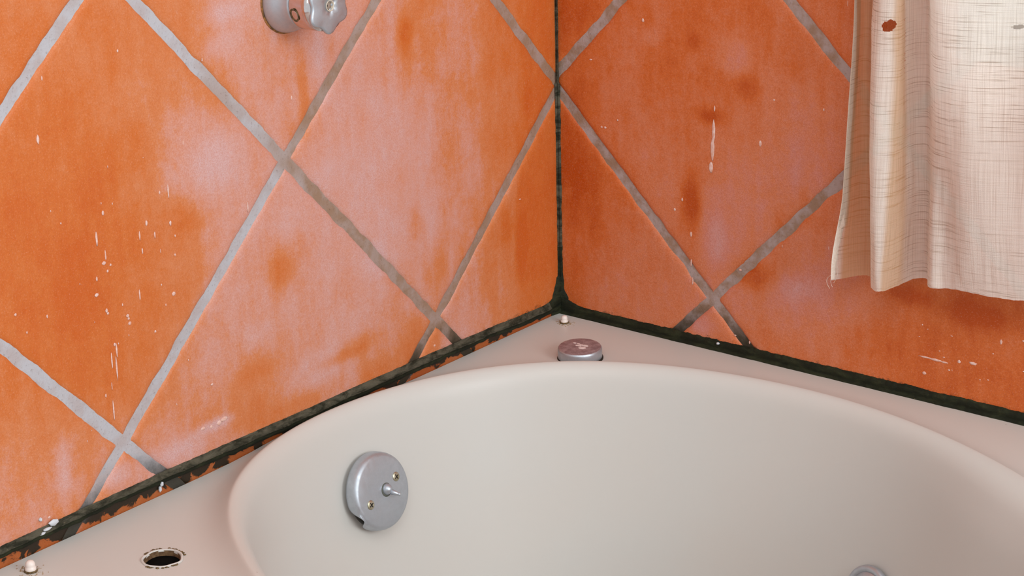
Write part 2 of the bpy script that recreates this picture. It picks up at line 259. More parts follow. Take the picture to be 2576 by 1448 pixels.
SPECK_R = [(0.481,0.562,0.004,0.028),(0.478,0.517,0.005,0.031),(0.474,0.471,0.006,0.014),(0.483,0.62,0.002,0.008),(0.417,0.289,0.003,0.007),(0.418,0.214,0.002,0.01),(0.39,0.375,0.003,0.005),(0.368,0.345,0.003,0.004),(0.155,0.525,0.004,0.003),(0.144,0.525,0.003,0.003),(0.194,0.55,0.002,0.003),(0.112,0.695,0.004,0.002),(0.272,0.813,0.004,0.005),(1.074,0.106,0.016,0.002),(1.1,0.105,0.014,0.003),(1.123,0.104,0.009,0.002),(1.16,0.114,0.004,0.004),(1.195,0.117,0.01,0.004),(1.261,0.184,0.003,0.006),(1.073,0.066,0.005,0.004),(0.563,0.223,0.004,0.003),(0.84,0.915,0.001,0.007),(0.809,0.325,0.001,0.005),(0.681,0.306,0.001,0.004),(0.614,0.552,0.004,0.008),(0.785,0.659,0.002,0.003),(0.423,0.167,0.002,0.01),(0.593,0.039,0.002,0.004),(0.551,0.049,0.003,0.002),(0.439,0.021,0.004,0.004),(0.65,0.664,0.003,0.002)]
OV_LOC = P3(.1225, -.886, -.1615); OV_N = (.968, .01, .243)
FT_LOC = P3(1.1405, -.3545, -.349); FT_N = (-.33, -.91, .242)
SS_ANG = -2.85
HOLE1 = (1.0284, -.155, .9115); HOLE2 = (1.3014, -.10, .9284)
RUN1 = (1.0323, -.10, .915); RUN2 = (1.0293, -.10, .845)

# ---------------------------------------------------------------- tiled walls
def lattice(S, B):
    """S, B: sorted lists of (normal angle deg, offset); tiles are the cells between neighbours"""
    cells = []
    def X(a, b):
        a1, o1 = a; b1, o2 = b
        A = np.array([[math.cos(math.radians(a1)), math.sin(math.radians(a1))], [math.cos(math.radians(b1)), math.sin(math.radians(b1))]])
        return np.linalg.solve(A, [o1, o2])
    for i in range(len(S)-1):
        for j in range(len(B)-1):
            cells.append(((i, j), [X(S[i], B[j]), X(S[i+1], B[j]), X(S[i+1], B[j+1]), X(S[i], B[j+1])]))
    return cells
def pale_at(pts, samples, patches):
    s = np.array(samples); out = np.zeros(len(pts))
    for k in range(0, len(pts), 20000):
        q = pts[k:k+20000]
        d = ((q[:, None, :]-s[None, :, :2])**2).sum(2); wt = np.exp(-d/(2*.045**2))+1e-9*np.exp(-d/(2*.35**2))
        v = (wt*s[None, :, 2]).sum(1)/(wt.sum(1)+1e-30)
        for (x, y, a, b, val) in patches:
            g = ((q[:, 0]-x)/a)**2+((q[:, 1]-y)/b)**2; v = v+val*np.exp(-np.minimum(g, 30)**1.3*.7)
        out[k:k+20000] = v
    return out
def wall(name, axis, S, B, samples, patches, specks, umax, zlo, zhi, dense, opening, mats, thick=.12):
    """local coordinates (u, z, out) in tile units, mapped to the wall plane"""
    def toW(u, z, o): return P3(o, -u, z) if axis == 0 else P3(u, -o, z)
    gap = .0115
    bm = bmesh.new(); 
    for (ij, q) in lattice(S, B):
        q = [np.array(v) for v in q]; c = sum(q)/4
        if c[0] < -.45 or c[0] > umax+.45 or c[1] < zlo-.45 or c[1] > zhi+.45: continue
        d = dense(c); n = 72 if d else 14
        ts = [0, .003, .008, .016, .03] if d else [0, .01, .03]
        inner = list(np.linspace(.05, .95, n)); tt = ts+inner+[1-x for x in reversed(ts)]
        e1 = np.linalg.norm(q[1]-q[0]); e2 = np.linalg.norm(q[3]-q[0]); g1 = gap/e1; g2 = gap/e2
        tl = [random.uniform(-.0006, .0006) for _ in range(3)]
        grid = []
        for a in tt:
            row = []
            for b in tt:
                aa = g1+a*(1-2*g1); bb = g2+b*(1-2*g2)
                p = (1-aa)*(1-bb)*q[0]+aa*(1-bb)*q[1]+aa*bb*q[2]+(1-aa)*bb*q[3]
                da = min(a, 1-a)*e1; db = min(b, 1-b)*e2; dd = min(da, db)
                # soft rounded arrises and slightly rounded corners
                h = -.002+.0062*(1-math.exp(-dd/.0045))+tl[0]+tl[1]*(a-.5)+tl[2]*(b-.5)
                h += .0008*nz(p[0]*6+ij[0], p[1]*6, ij[1])
                wob = math.exp(-dd/.02)
                p = p+np.array([nz(p[0]*22, p[1]*22, 3+ij[0]), nz(p[0]*22, p[1]*22, 9+ij[1])])*.0045*wob
                p = p+np.array([nz(p[0]*110, p[1]*110, 3), nz(p[0]*110, p[1]*110, 9)])*.0016*wob
                row.append(bm.verts.new((p[0], p[1], h)))
            grid.append(row)
        N = len(tt)
        for i in range(N-1):
            for j in range(N-1):
                bm.faces.new((grid[i][j], grid[i+1][j], grid[i+1][j+1], grid[i][j+1]))
    def cut(co, no, clear):
        g = bm.verts[:]+bm.edges[:]+bm.faces[:]
        bmesh.ops.bisect_plane(bm, geom=g, plane_co=co, plane_no=no, clear_outer=clear, dist=1e-6)
    cut((.006, 0, 0), (-1, 0, 0), True); cut((umax, 0, 0), (1, 0, 0), True)
    cut((0, zlo, 0), (0, -1, 0), True); cut((0, zhi, 0), (0, 1, 0), True)
    if opening:
        x0, x1, y0, y1 = opening
        cut((x0, 0, 0), (1, 0, 0), False); cut((x1, 0, 0), (1, 0, 0), False); cut((0, y0, 0), (0, 1, 0), False); cut((0, y1, 0), (0, 1, 0), False)
        dead = [f for f in bm.faces if x0 < f.calc_center_median()[0] < x1 and y0 < f.calc_center_median()[1] < y1]
        bmesh.ops.delete(bm, geom=dead, context='FACES')
    bm.verts.ensure_lookup_table()
    pts = np.array([(v.co.x, v.co.y) for v in bm.verts]); pv = pale_at(pts, samples, patches)
    lay = bm.verts.layers.float.new('pale'); pale = []
    for v, q in zip(bm.verts, pv): v[lay] = q
    for f in bm.faces: f.material_index = 0; f.smooth = True
    # grout bed: masonry boxes behind the tiles (around the opening)
    def box(u0, u1, z0, z1):
        vs = [bm.verts.new(v) for v in ((u0, z0, 0), (u1, z0, 0), (u1, z1, 0), (u0, z1, 0), (u0, z0, -thick), (u1, z0, -thick), (u1, z1, -thick), (u0, z1, -thick))]
        pale.extend([.5]*8)
        for f in ((0, 1, 2, 3), (7, 6, 5, 4), (1, 0, 4, 5), (3, 2, 6, 7), (0, 3, 7, 4), (2, 1, 5, 6)):
            fc = bm.faces.new([vs[i] for i in f]); fc.material_index = 1
    ul = 0 if axis == 0 else -thick
    if opening:
        box(ul, x0, zlo, zhi); box(x1, umax, zlo, zhi); box(x0, x1, zlo, y0); box(x0, x1, y1, zhi)
    else: box(ul, umax, zlo, zhi)
    # mineral drips and splashes sitting on the glaze
    for (u, z, a, b) in specks:
        r = bmesh.ops.create_icosphere(bm, subdivisions=2, radius=1)['verts']; pale.extend([.9]*len(r))
        k = random.random()*9
        for v in r:
            v.co = Vector((u+v.co.x*a*(1+.5*nz(v.co.y*2, k)), z+v.co.y*b*(1+.3*nz(v.co.x*2, k, 5)), .0043+v.co.z*.0009))
            for f in v.link_faces: f.material_index = 2; f.smooth = True
    for v in bm.verts: v.co = toW(v.co.x, v.co.y, v.co.z)
    if axis == 0: bmesh.ops.reverse_faces(bm, faces=bm.faces[:])
    me = bpy.data.meshes.new(name); bm.to_mesh(me); bm.free()
    o = link(name, me, None, mats); o['kind'] = 'structure'; return o

S_L = [(45.8, -.98), (46.1, -.27), (46.48, .440), (46.74, 1.150), (48.30, 1.8357), (48.0, 2.545), (47.5, 3.25), (47, 3.95), (47, 4.65), (47, 5.35), (47, 6.05)]
B_L = [(136.95, -3.83), (136.95, -3.12), (136.95, -2.41), (136.95, -1.71), (136.95, -1.0047), (136.77, -.2814), (136.66, .4246), (136.6, 1.13), (136.6, 1.84), (136.6, 2.55), (136.6, 3.25), (136.6, 3.95)]
S_R = [(45.2, -.98), (45.2, -.27), (45.25, .4318), (46.24, 1.127), (46.2, 1.83), (46.2, 2.53), (46.2, 3.23), (46.2, 3.93), (46.2, 4.63), (46.2, 5.33)]
B_R = [(135.9, -3.05), (135.9, -2.35), (135.9, -1.65), (135.9, -.95), (135.88, -.2536), (136.25, .4456), (136.2, 1.14), (136.2, 1.84), (136.2, 2.54), (136.2, 3.24), (136.2, 3.94)]
random.seed(3)
sl = SPECK_L+[(random.gauss(1.5, .09), random.uniform(.15, .75), random.uniform(.0006, .0015), random.uniform(.001, .003)) for _ in range(16)]
sr = SPECK_R+[(random.uniform(1.05, 1.35), random.uniform(.08, .2), random.uniform(.001, .003), random.uniform(.0008, .002)) for _ in range(14)]
ZL = -Z0/U
wl = wall('wall_left', 0, S_L, B_L, PALE_L, PATCH_L, sl, 3.2, ZL, 4.2, lambda c: c[0] < 2.3 and c[1] < 1.5 and c[1] > -.45, None, (tile_l, grout_l, speck_m))
WIN = (1.115, 2.35, .82, 2.7)
wr = wall('wall_right', 1, S_R, B_R, PALE_R, PATCH_R, sr, 3.4, ZL, 4.2, lambda c: c[0] < 1.8 and c[1] < 1.4 and c[1] > -.45, WIN, (tile_r, grout_r, speck_m), .35)

def box_bm(bm, a, b):
    vs = [bm.verts.new(P3(*v)) for v in ((a[0], a[1], a[2]), (b[0], a[1], a[2]), (b[0], b[1], a[2]), (a[0], b[1], a[2]), (a[0], a[1], b[2]), (b[0], a[1], b[2]), (b[0], b[1], b[2]), (a[0], b[1], b[2]))]
    for f in ((3, 2, 1, 0), (4, 5, 6, 7), (0, 1, 5, 4), (1, 2, 6, 5), (2, 3, 7, 6), (3, 0, 4, 7)): bm.faces.new([vs[i] for i in f])
bm = bmesh.new(); box_bm(bm, (-.12, -4.9, ZL-.15), (3.4, .35, ZL)); o = from_bm('floor', bm, None, (floor_m,), False); o['kind'] = 'structure'
# window in the right wall, mostly above the picture, with frame, mullion, sill and pane
win = empty('window_1', P3(1.7, .18, .82)); win['kind'] = 'structure'
x0, x1, z0, z1 = WIN
def boxpart(name, a, b, mat, par):
    bm = bmesh.new(); box_bm(bm, a, b)
    bmesh.ops.bevel(bm, geom=bm.edges[:], offset=.0015, segments=2, affect='EDGES')
    o = from_bm(name, bm, None, (mat,), False); o.parent = par; o.matrix_parent_inverse = par.matrix_world.inverted(); return o
bpy.context.view_layer.update()
for a, b in (((x0+.002, .16, z0+.002), (x0+.09, .24, z1-.002)), ((x1-.09, .16, z0+.002), (x1-.002, .24, z1-.002)), ((x0+.09, .16, z0+.002), (x1-.09, .24, z0+.08)), ((x0+.09, .16, z1-.08), (x1-.09, .24, z1-.002)), (((x0+x1)/2-.04, .16, z0+.08), ((x0+x1)/2+.04, .24, z1-.08))):
    boxpart('window_frame', a, b, frame_m, win)
boxpart('window_pane', (x0+.09, .197, z0+.08), ((x0+x1)/2-.04, .203, z1-.08), glass_t.m, win)
boxpart('window_pane', ((x0+x1)/2+.04, .197, z0+.08), (x1-.09, .203, z1-.08), glass_t.m, win)

# ---------------------------------------------------------------- mouldy caulk
def ridge(name, axis, u0, u1, N, prof, mat, extra=None, two=None):
    """bead along the wall foot; prof(u) -> list of (height, out)"""
    vs, fs, fm = [], [], []; K = None
    for i in range(N+1):
        u = u0+(u1-u0)*i/N; pr = prof(u); K = len(pr)
        for (h, o) in pr: vs.append(P3(o, -u, h) if axis == 0 else P3(u, -o, h))
    for i in range(N):
        for k in range(K-1):
            fm.append(3 if len(mat) > 3 and k == 4 else 0)
            q = (i*K+k, i*K+k+1, (i+1)*K+k+1, (i+1)*K+k); fs.append(q if axis == 1 else q[::-1])
    bm = bmesh.new(); V = [bm.verts.new(v) for v in vs]
    for f, q in zip(fs, fm): bm.faces.new([V[i] for i in f]).material_index = q
    for (u, z, a, b, o) in (extra or []):
        r = bmesh.ops.create_icosphere(bm, subdivisions=3, radius=1)['verts']
        for v in r:
            s = 1+.45*nz(v.co.x*1.5+u*50, v.co.y*1.5, 2); q = (u+v.co.x*a*s, z+v.co.y*b*s, o+v.co.z*.004)
            v.co = P3(q[2], -q[0], q[1]) if axis == 0 else P3(q[0], -q[2], q[1])
            for f in v.link_faces: f.material_index = 1
    if two:
        for f in bm.faces:
            if f.material_index in (0, 3) and (f.material_index == 0 or -f.calc_center_median()[1]/U < .06):
                cc = f.calc_center_median(); uu = -cc[1]/U
                hh = (cc[2]-Z0)/U
                if hh < two(uu): f.material_index = 2
    for f in bm.faces: f.smooth = True
    o = from_bm(name, bm, None, mat); o['kind'] = 'structure'; return o
def fr(u, s, k): return nz(u*s, k)+.5*nz(u*s*2.3, k+3)+.3*nz(u*s*5.1, k+7)
def interp(u, xs, ys): return float(np.interp(u, xs, ys))
def prof_l(u):
    lo = interp(u, [0, .25, .5, .9, 1.2, 1.5, 1.9, 3.2], [.004, .014, .018, .016, .021, .027, .022, .02])+.005*fr(u, 8, 1)+.0016*fr(u, 40, 2)
    hi = interp(u, [0, .05, .25, .6, 1.0, 1.4, 1.9, 3.2], [.045, .036, .043, .047, .047, .051, .046, .046])+.0018*fr(u, 7, 4)+.0010*fr(u, 60, 5)
    if u < .09: hi += .03*(1-u/.09)**2
    md = lo+(hi-lo)*(.42+.06*fr(u, 10, 8))
    return [(lo, .0045), (lo+.001, .0095), (md-.004, .0120), (md-.0008, .0098), (md+.001, .0112), (md+.0035, .0150+.0008*fr(u, 12, 9)), (hi-.008, .0095), (hi-.0015, .0066), (hi, .0042)]
random.seed(11)
WL = [(1.722, .0497, .012, .0065, .010), (1.741, .042, .010, .003, .011), (1.755, .037, .009, .0025, .011), (1.430, .028, .004, .006, .011), (1.434, .017, .0035, .007, .009), (1.752, .066, .004, .004, .006)]
ridge('trim_1', 0, .004, 3.2, 1400, prof_l, (caulk_m, white_caulk, caulk_dark, caulk_ridge), WL, lambda u: 9 if u < .055 else prof_l(u)[3][0])
def prof_r(u):
    hi = .0265+.0025*fr(u, 14, 21)+.0022*fr(u, 60, 22)
    if u < .12: hi += .030*(1-u/.12)**3
    e = .013+.0012*fr(u, 20, 24)
    return [(-.004, e+.004), (.001, e+.004), (.004, e), (.009, e-.003), (.014, e+.0002), (hi-.006, .0095), (hi-.0012, .0066), (hi, .0042)]
ridge('trim_2', 1, .004, 3.4, 1500, prof_r, (caulk_dark, white_caulk), [(.505, .020, .004, .003, .012)])
# corner bead, widening to a black clot at the foot
vs, fs = [], []; N = 900
for i in range(N+1):
    z = .0+i*(4.2)/N if False else (i/N)**1.6*4.2
    wd = .0095+.0012*fr(z, 16, 31)+.001*fr(z, 60, 33)
    wl_ = wd+.026*math.exp(-(z/.075)**4)*(1+.15*fr(z, 30, 34))+(.004 if z < .1 else 0)
    wr_ = wd+.010*math.exp(-(z/.07)**2)+.012*math.exp(-((z-.045)/.012)**2)
    wr_ *= 1+.15*fr(z, 40, 36)
    if z > .62: wl_ *= .62; wr_ *= .62
    for (a, b) in ((.0042, wl_+.004), (.0072, wl_*.9+.004), (.0095, wl_*.45+.004), (.0115, .0115), (wr_*.45+.004, .0095), (wr_*.9+.004, .0072), (wr_+.004, .0042)): vs.append(P3(a, -b, z))
for i in range(N):
    for k in range(6): fs.append((i*7+k, i*7+k+1, (i+1)*7+k+1, (i+1)*7+k))
tr3 = mesh('trim_3', vs, fs, None, (caulk_m,)); tr3['kind'] = 'structure'
# upper part brown grout, foot black
me = tr3.data; me.materials.append(caulk_dark); me.materials.append(grout_r)
for pl in me.polygons:
    z = (pl.center.z-Z0)/U; pl.material_index = 1 if z < .20+.05*nz(z*9, 1) else 0

# ---------------------------------------------------------------- bathtub
CR = [(.507, -1.637), (.379, -1.563), (.236, -1.435), (.131, -1.312), (.068, -1.205), (.047, -1.07), (.040, -.895), (.075, -.675), (.166, -.488), (.316, -.349), (.528, -.232), (.728, -.190), (.858, -.188), (1.047, -.190), (1.165, -.222), (1.283, -.262), (1.489, -.350), (1.72, -.53), (1.87, -.82), (1.88, -1.12), (1.75, -1.42), (1.48, -1.66), (1.15, -1.78), (.82, -1.76)]
cx, cy = .95, -.97
ang = np.array([math.atan2(y-cy, x-cx) for x, y in CR]); rad = np.array([math.hypot(y-cy, x-cx) for x, y in CR])
od = np.argsort(ang); ang = ang[od]; rad = rad[od]
# smooth periodic radius (Fourier fit)
KF = 6; A = lambda th: np.array([[1]+[f(k*x) for k in range(1, KF+1) for f in (np.cos, np.sin)] for x in np.atleast_1d(th)])
cf = np.linalg.solve(A(ang).T@A(ang)+1e-4*np.diag([0]+[k**4 for k in range(1, KF+1) for _ in (0, 1)]), A(ang).T@rad)
def crest(th): return float((A(th)@cf)[0])
X0, X1, Y0, Y1 = .006, 2.32, -2.4, -.006
NT_ = 480; ths = sorted([2*math.pi*k/NT_-math.pi for k in range(NT_)]+[math.atan2(y-cy, x-cx) for x in (X0, X1) for y in (Y0, Y1)])
OUT = [(0, .035), (.003, .0345), (.0065, .0325), (.011, .0288), (.018, .0230), (.028, .0162), (.040, .0098), (.055, .0045), (.074, .0012), (.10, 0)]
INN = [(.003, .0347), (.007, .0335), (.012, .0310), (.018, .0262), (.024, .0190), (.0295, .0095), (.034, -.002), (.038, -.016), (.042, -.032), (.047, -.052), (.054, -.082), (.063, -.12), (.078, -.18), (.095, -.25), (.115, -.33), (.138, -.42), (.165, -.52), (.198, -.61), (.24, -.69), (.29, -.755), (.36, -.80), (.46, -.825), (.60, -.84)]
def rectr(th):
    c, s = math.cos(th), math.sin(th); r = 9
    if c > 1e-9: r = min(r, (X1-cx)/c)
    if c < -1e-9: r = min(r, (X0-cx)/c)
    if s > 1e-9: r = min(r, (Y1-cy)/s)
    if s < -1e-9: r = min(r, (Y0-cy)/s)
    return r
# outline normals so that offsets are measured square to the crest
n = len(ths); cr = np.array([crest(t_) for t_ in ths]); rb = np.array([rectr(t_) for t_ in ths])
rings = []
def outer_z(d): return float(np.interp(d, [a for a, b in OUT], [b for a, b in OUT]))
obl = []
for i in range(n):
    dr = (crest(ths[i]+.01)-crest(ths[i]-.01))/.02; obl.append(1/math.sqrt(1+(dr/cr[i])**2))
for sfac in (1.0,):
    for k in range(1, 9):     # deck rings from the wall edge inward to the lip
        f = 1-(k-1)/8
        rings.append([(max(cr[i]+.10/obl[i], 0)*(1-f)+rb[i]*f if cr[i]+.10/obl[i] < rb[i] else rb[i], None) for i in range(n)])
for d, z in reversed(OUT): rings.append([(min(cr[i]+d/obl[i], rb[i]), None) for i in range(n)])
wide = [math.exp(-((math.degrees(t_)-44)/20)**2) for t_ in ths]      # the roll broadens at the far right shoulder
for d, z in INN: rings.append([(cr[i]-(d+.055*wide[i]*min(1, d/.05)*max(0, 1-max(0, d-.2)/.2))/(obl[i] if d < .3 else 1), z) for i in range(n)])
vs, fs = [], []
# skirt
for zz in (-1.22, -.03): 
    for i in range(n): vs.append(P3(cx+rb[i]*math.cos(ths[i]), cy+rb[i]*math.sin(ths[i]), zz))
for r_ in rings:
    for i, (r, z) in enumerate(r_):
        if z is None: z = outer_z(max(0, (r-cr[i])*obl[i]))
        vs.append(P3(cx+r*math.cos(ths[i]), cy+r*math.sin(ths[i]), z))
nr = len(rings)+2
for k in range(nr-1):
    for i in range(n):
        j = (i+1) % n; fs.append((k*n+i, k*n+j, (k+1)*n+j, (k+1)*n+i))
vs.append(P3(cx, cy, -.845)); c_ = len(vs)-1
for i in range(n): fs.append(((nr-1)*n+i, (nr-1)*n+(i+1) % n, c_))
vs.append(P3(cx, cy, -1.22)); c2 = len(vs)-1
for i in range(n): fs.append((c2, (i+1) % n, i))
tub_body = mesh('tub_tmp', vs, fs, None, (acrylic,))
bm = bmesh.new(); bm.from_mesh(tub_body.data); bmesh.ops.remove_doubles(bm, verts=bm.verts, dist=2e-5); bmesh.ops.recalc_face_normals(bm, faces=bm.faces); bm.to_mesh(tub_body.data); bm.free()
# open faucet hole cut through the deck
HX, HY, HR = .236, -1.638, .0385
def hr(a): return HR*(1+.02*math.sin(3*a+1)+.015*math.sin(5*a))
cv, cf_ = lathe([(1, -.30), (1, .1)], 64, lambda a, r, z: (hr(a)*U, z*U)); 
cutter = mesh('cut_tmp', [Vector(v)+P3(HX, HY, 0) for v in cv], cf_, None, (void_m,), False)
md = tub_body.modifiers.new('b', 'BOOLEAN'); md.object = cutter; md.operation = 'DIFFERENCE'; md.solver = 'EXACT'
bpy.context.view_layer.update(); dg = bpy.context.evaluated_depsgraph_get()
me = bpy.data.meshes.new_from_object(tub_body.evaluated_get(dg)); 
bpy.data.objects.remove(tub_body); bpy.data.objects.remove(cutter)
tub = empty('bathtub', P3(cx, cy, ZL)); bpy.context.view_layer.update()
def adopt(o, par):
    o.parent = par; o.matrix_parent_inverse = par.matrix_world.inverted(); return o
tag(tub, 'cream acrylic drop-in bathtub with raised oval rim set in the tiled corner', 'bathtub')
tb = bpy.data.objects.new('tub_basin', me); C.objects.link(tb); me.name = 'tub_basin'; adopt(tb, tub)
me.materials.clear(); me.materials.append(acrylic)
bmm = bmesh.new(); bmm.from_mesh(me)
for f in bmm.faces: f.material_index = 0
for f in bmm.faces: f.smooth = True
for e in bmm.edges:
    if len(e.link_faces) == 2 and e.calc_face_angle(0) > .7: e.smooth = False
bmm.to_mesh(me); bmm.free()
# pipe end standing in the hole: cream flange, rusty wall, inside painted black for the unlit hole
def at(par_v, base): return [Vector(v)+base for v in par_v]
hb = P3(HX, HY, 0)
v, f = lathe([(1.11, .0004), (1.08, .0025), (1.02, .003), (.97, .001), (.96, -.004)], 64, lambda a, r, z: (hr(a)*r*U*(1+.02*math.sin(7*a)), z*U*(1 if math.cos(a-2.6) < .6 else .6)), cap=False)
adopt(tag(mesh('hole_rim', at(v, hb), f, None, (acrylic,)), 'thin chipped rim of the open deck hole'), tub)
v, f = lathe([(.955, .0), (.955, -.014)], 48, lambda a, r, z: (hr(a)*r*U, z*U), cap=False)
adopt(tag(mesh('hole_sleeve', at(v, hb), f, None, (rust_m,)), 'brown stained sleeve inside the deck hole'), tub)
v, f = lathe([(.953, -.012), (.953, -.27), (.5, -.275)], 48, lambda a, r, z: (hr(a)*r*U, z*U), cap=True)
adopt(tag(mesh('hole_pipe', at(v, hb), f, None, (void_m,)), 'black opening of the deck hole'), tub)
rs = []
for k in range(90):
    a = random.random()*2*math.pi
    if nz(math.cos(a)*1.3, math.sin(a)*1.3, 5) > .02 or 2.2 < a < 3.4: rs.append(a)
bm = bmesh.new()
for a in rs:
    r = bmesh.ops.create_icosphere(bm, subdivisions=1, radius=1)['verts']; rr = HR*1.12*random.uniform(.98, 1.06); s = random.uniform(.0008, .0024)
    for q in r: q.co = P3(HX+rr*math.cos(a)+q.co.x*s*1.6, HY+rr*math.sin(a)+q.co.y*s*1.6, .0008+q.co.z*s*.5)
adopt(from_bm('hole_grime', bm, None, (grime_m,)), tub)

# ---------------------------------------------------------------- things
def phillips(name, r, par, M, mat=brass):
    """round screw head with a cross recess; local z out of the surface"""
    bm = bmesh.new(); v, f = lathe([(r, 0), (r, r*.10), (r*.85, r*.22), (r*.4, r*.28)], 32)
    V = [bm.verts.new(q) for q in v]
    for q in f: bm.faces.new([V[i] for i in q])
    for f_ in bm.faces: f_.material_index = 0
    for k in (0, 1):
        a = .45+k*math.pi/2; g = bmesh.ops.create_cube(bm, size=1)['verts']
        for q in g:
            x, y, z = q.co.x*r*1.2, q.co.y*r*.22, q.co.z*r*.14+r*.235
            q.co = Vector((x*math.cos(a)-y*math.sin(a), x*math.sin(a)+y*math.cos(a), z))
            for f_ in q.link_faces: f_.material_index = 1
    for q in bm.verts: q.co = M @ q.co
    o = from_bm(name, bm, None, (mat, dark_m), True); o.parent = par; return o

def overflow_plate(loc, n):
    root = empty('overflow_plate', loc, frame(n))
    tag(root, 'round brushed chrome overflow plate with lever stub and two cross-head screws inside the tub', 'overflow plate')
    r = .0925*U; h = .030*U
    def notch(a, rr, z):
        k = math.exp(-((math.degrees(a)-208)/12)**2)
        return (rr, z+k*h*.95*(1-z/h) if z < h*.8 else z)
    v, f = lathe([(r*.97, .0), (r*1.0, .0), (r, h*.15), (r*.995, h*.45), (r*.985, h*.66), (r*.965, h*.84), (r*.93, h*.96), (r*.87, h*1.01), (r*.5, h*1.03)], 128, notch)
    mesh('face_plate', v, f, root, (chrome,))
    v, f = lathe([(r*.93, .0008), (r*.93, h*.5)], 64); tag(mesh('plate_recess', v, f, root, (dark_m,)), 'dark hollow seen through the rim notch')
    for (x, y) in ((-.050*U, -.016*U), (.050*U, .018*U)):
        v, f = lathe([(.0128*U, h*1.02), (.0128*U, h*1.04), (.0095*U, h*1.042)], 32, cap=False)
        s = phillips('screw', .0112*U, root, Matrix.Translation((x, y, h*1.015)))
    # lever stub: dark slot, ball and bent pin
    v, f = lathe([(.0165*U, h*1.0), (.0165*U, h*1.045), (.014*U, h*1.05)], 40); o = mesh('lever_slot', [Vector(q)+Vector((.010*U, 0, 0)) for q in v], f, root, (simple('slot_grey', lin(84, 86, 78), .6),))
    bm = bmesh.new()
    bmesh.ops.create_uvsphere(bm, u_segments=28, v_segments=18, radius=.0135*U, matrix=Matrix.Translation((.011*U, .001*U, h*1.02)) @ Matrix.Diagonal((1, 1, 1.15, 1)))
    d = Vector((.30, -.42, .85)).normalized(); T = frame(d, (1, 0, 0)).to_4x4(); T.translation = Vector((.012*U, -.002*U, h*1.02)) + d*.018*U
    bmesh.ops.create_cone(bm, cap_ends=True, segments=24, radius1=.0075*U, radius2=.0045*U, depth=.026*U, matrix=T)
    bmesh.ops.create_uvsphere(bm, u_segments=16, v_segments=10, radius=.0046*U, matrix=Matrix.Translation(Vector((.012*U, -.002*U, h*1.02))+d*.031*U))
    from_bm('trip_lever', bm, root, (chrome,))
    return root
overflow_plate(OV_LOC, OV_N)

def handle():
    loc = P3(.0042, -.966, .9985); root = empty('shower_handle', loc, frame((1, 0, 0)))
    tag(root, 'dull chrome six-lobed tap handle on a bell flange mounted on the left tiled wall', 'tap handle')
    v, f = lathe([(q[0]*U, q[1]*U) for q in ((.0700, 0), (.0715, .004), (.0712, .010), (.0695, .018), (.066, .027), (.0615, .036), (.0575, .046), (.0555, .056), (.0548, .064))], 96)
    mesh('flange', v, f, root, (chrome,))
    v, f = lathe([(q[0]*U, q[1]*U) for q in ((.0560, .064), (.0575, .068), (.0578, .10), (.0572, .124))], 96,
                 lambda a, r, z: (r*(1-.035*sstep(.085*U, .12*U, z)*(1-math.cos(6*a))/2*2), z)); mesh('handle_body', v, f, root, (chrome_sharp,))
    def lobe(a, r, z): return (r*(1-.085*(1+math.cos(6*a))), z)
    v, f = lathe([(q[0]*U, q[1]*U) for q in ((.054, .120), (.0605, .1215), (.0622, .1235), (.0622, .1275), (.0608, .1300), (.056, .1312), (.030, .1318), (.0125, .1320), (.0115, .1306), (.0095, .1250), (.003, .1245))], 144, lobe)
    mesh('star_knob', v, f, root, (chrome,))
    v, f = lathe([(.0118*U, .1310*U), (.0126*U, .1332*U), (.0112*U, .1338*U), (.0100*U, .1318*U), (.0096*U, .127*U)], 48, cap=False); tag(mesh('index_ring', v, f, root, (simple('ring_cream', lin(196, 184, 168), .5),)), 'worn pale ring around the screw hole')
    v, f = lathe([(.0096*U, .1262*U), (.0096*U, .1270*U)], 32); tag(mesh('screw_recess', v, f, root, (simple('recess_brown', lin(150, 132, 118), .5),)), 'brown screw recess')
    v, f = lathe([(.0035*U, .1262*U), (.0035*U, .1275*U)], 24); mesh('recess_hole', [Vector(q)+Vector((-.0055*U, 0, 0)) for q in v], f, root, (dark_m,))
    # oval set-screw recess on the side of the body
    n = Vector((-.02, -.72, .0)); 
    a = SS_ANG; nn = Vector((math.cos(a), math.sin(a), 0)); F = frame(nn, (0, 0, 1)).to_4x4(); F.translation = nn*.0572*U+Vector((0, 0, .080*U))
    v, f = lathe([(1., -.2), (1.12, .4), (.96, .55), (.86, .1), (.82, -.1)], 48, lambda a_, r, z: (r*.0140*U, z*.0022*U), cap=False)
    mesh('set_screw_rim', [F @ Vector((q[0]*1.0, q[1]*.8, q[2])) for q in v], f, root, (grime_m,))
    v, f = lathe([(.8, .0), (.75, .25), (.4, .45)], 32, lambda a_, r, z: (r*.0140*U, z*.0022*U)); mesh('set_screw', [F @ Vector((q[0]*1.0, q[1]*.8, q[2])) for q in v], f, root, (chrome_sharp,))
    return root
handle()
# brown ring of old sealant behind the flange
v, f = lathe([(.0755*U, 0), (.0745*U, .0016*U), (.070*U, .002*U)], 96, lambda a, r, z: (r*(1+.012*fr(math.cos(a), 3, 50)+.01*nz(math.sin(a)*9, 4)), z))
M = frame((1, 0, 0)).to_4x4(); M.translation = P3(.0036, -.966, .9985)
o = mesh('sealant_ring', [M @ Vector(q) for q in v], f, None, (simple('old_sealant', lin(150, 96, 44), .8, var=lin(86, 58, 26), vscale=300),))
tag(o, 'thin brown ring of old sealant on the tile behind the tap handle flange', 'sealant')

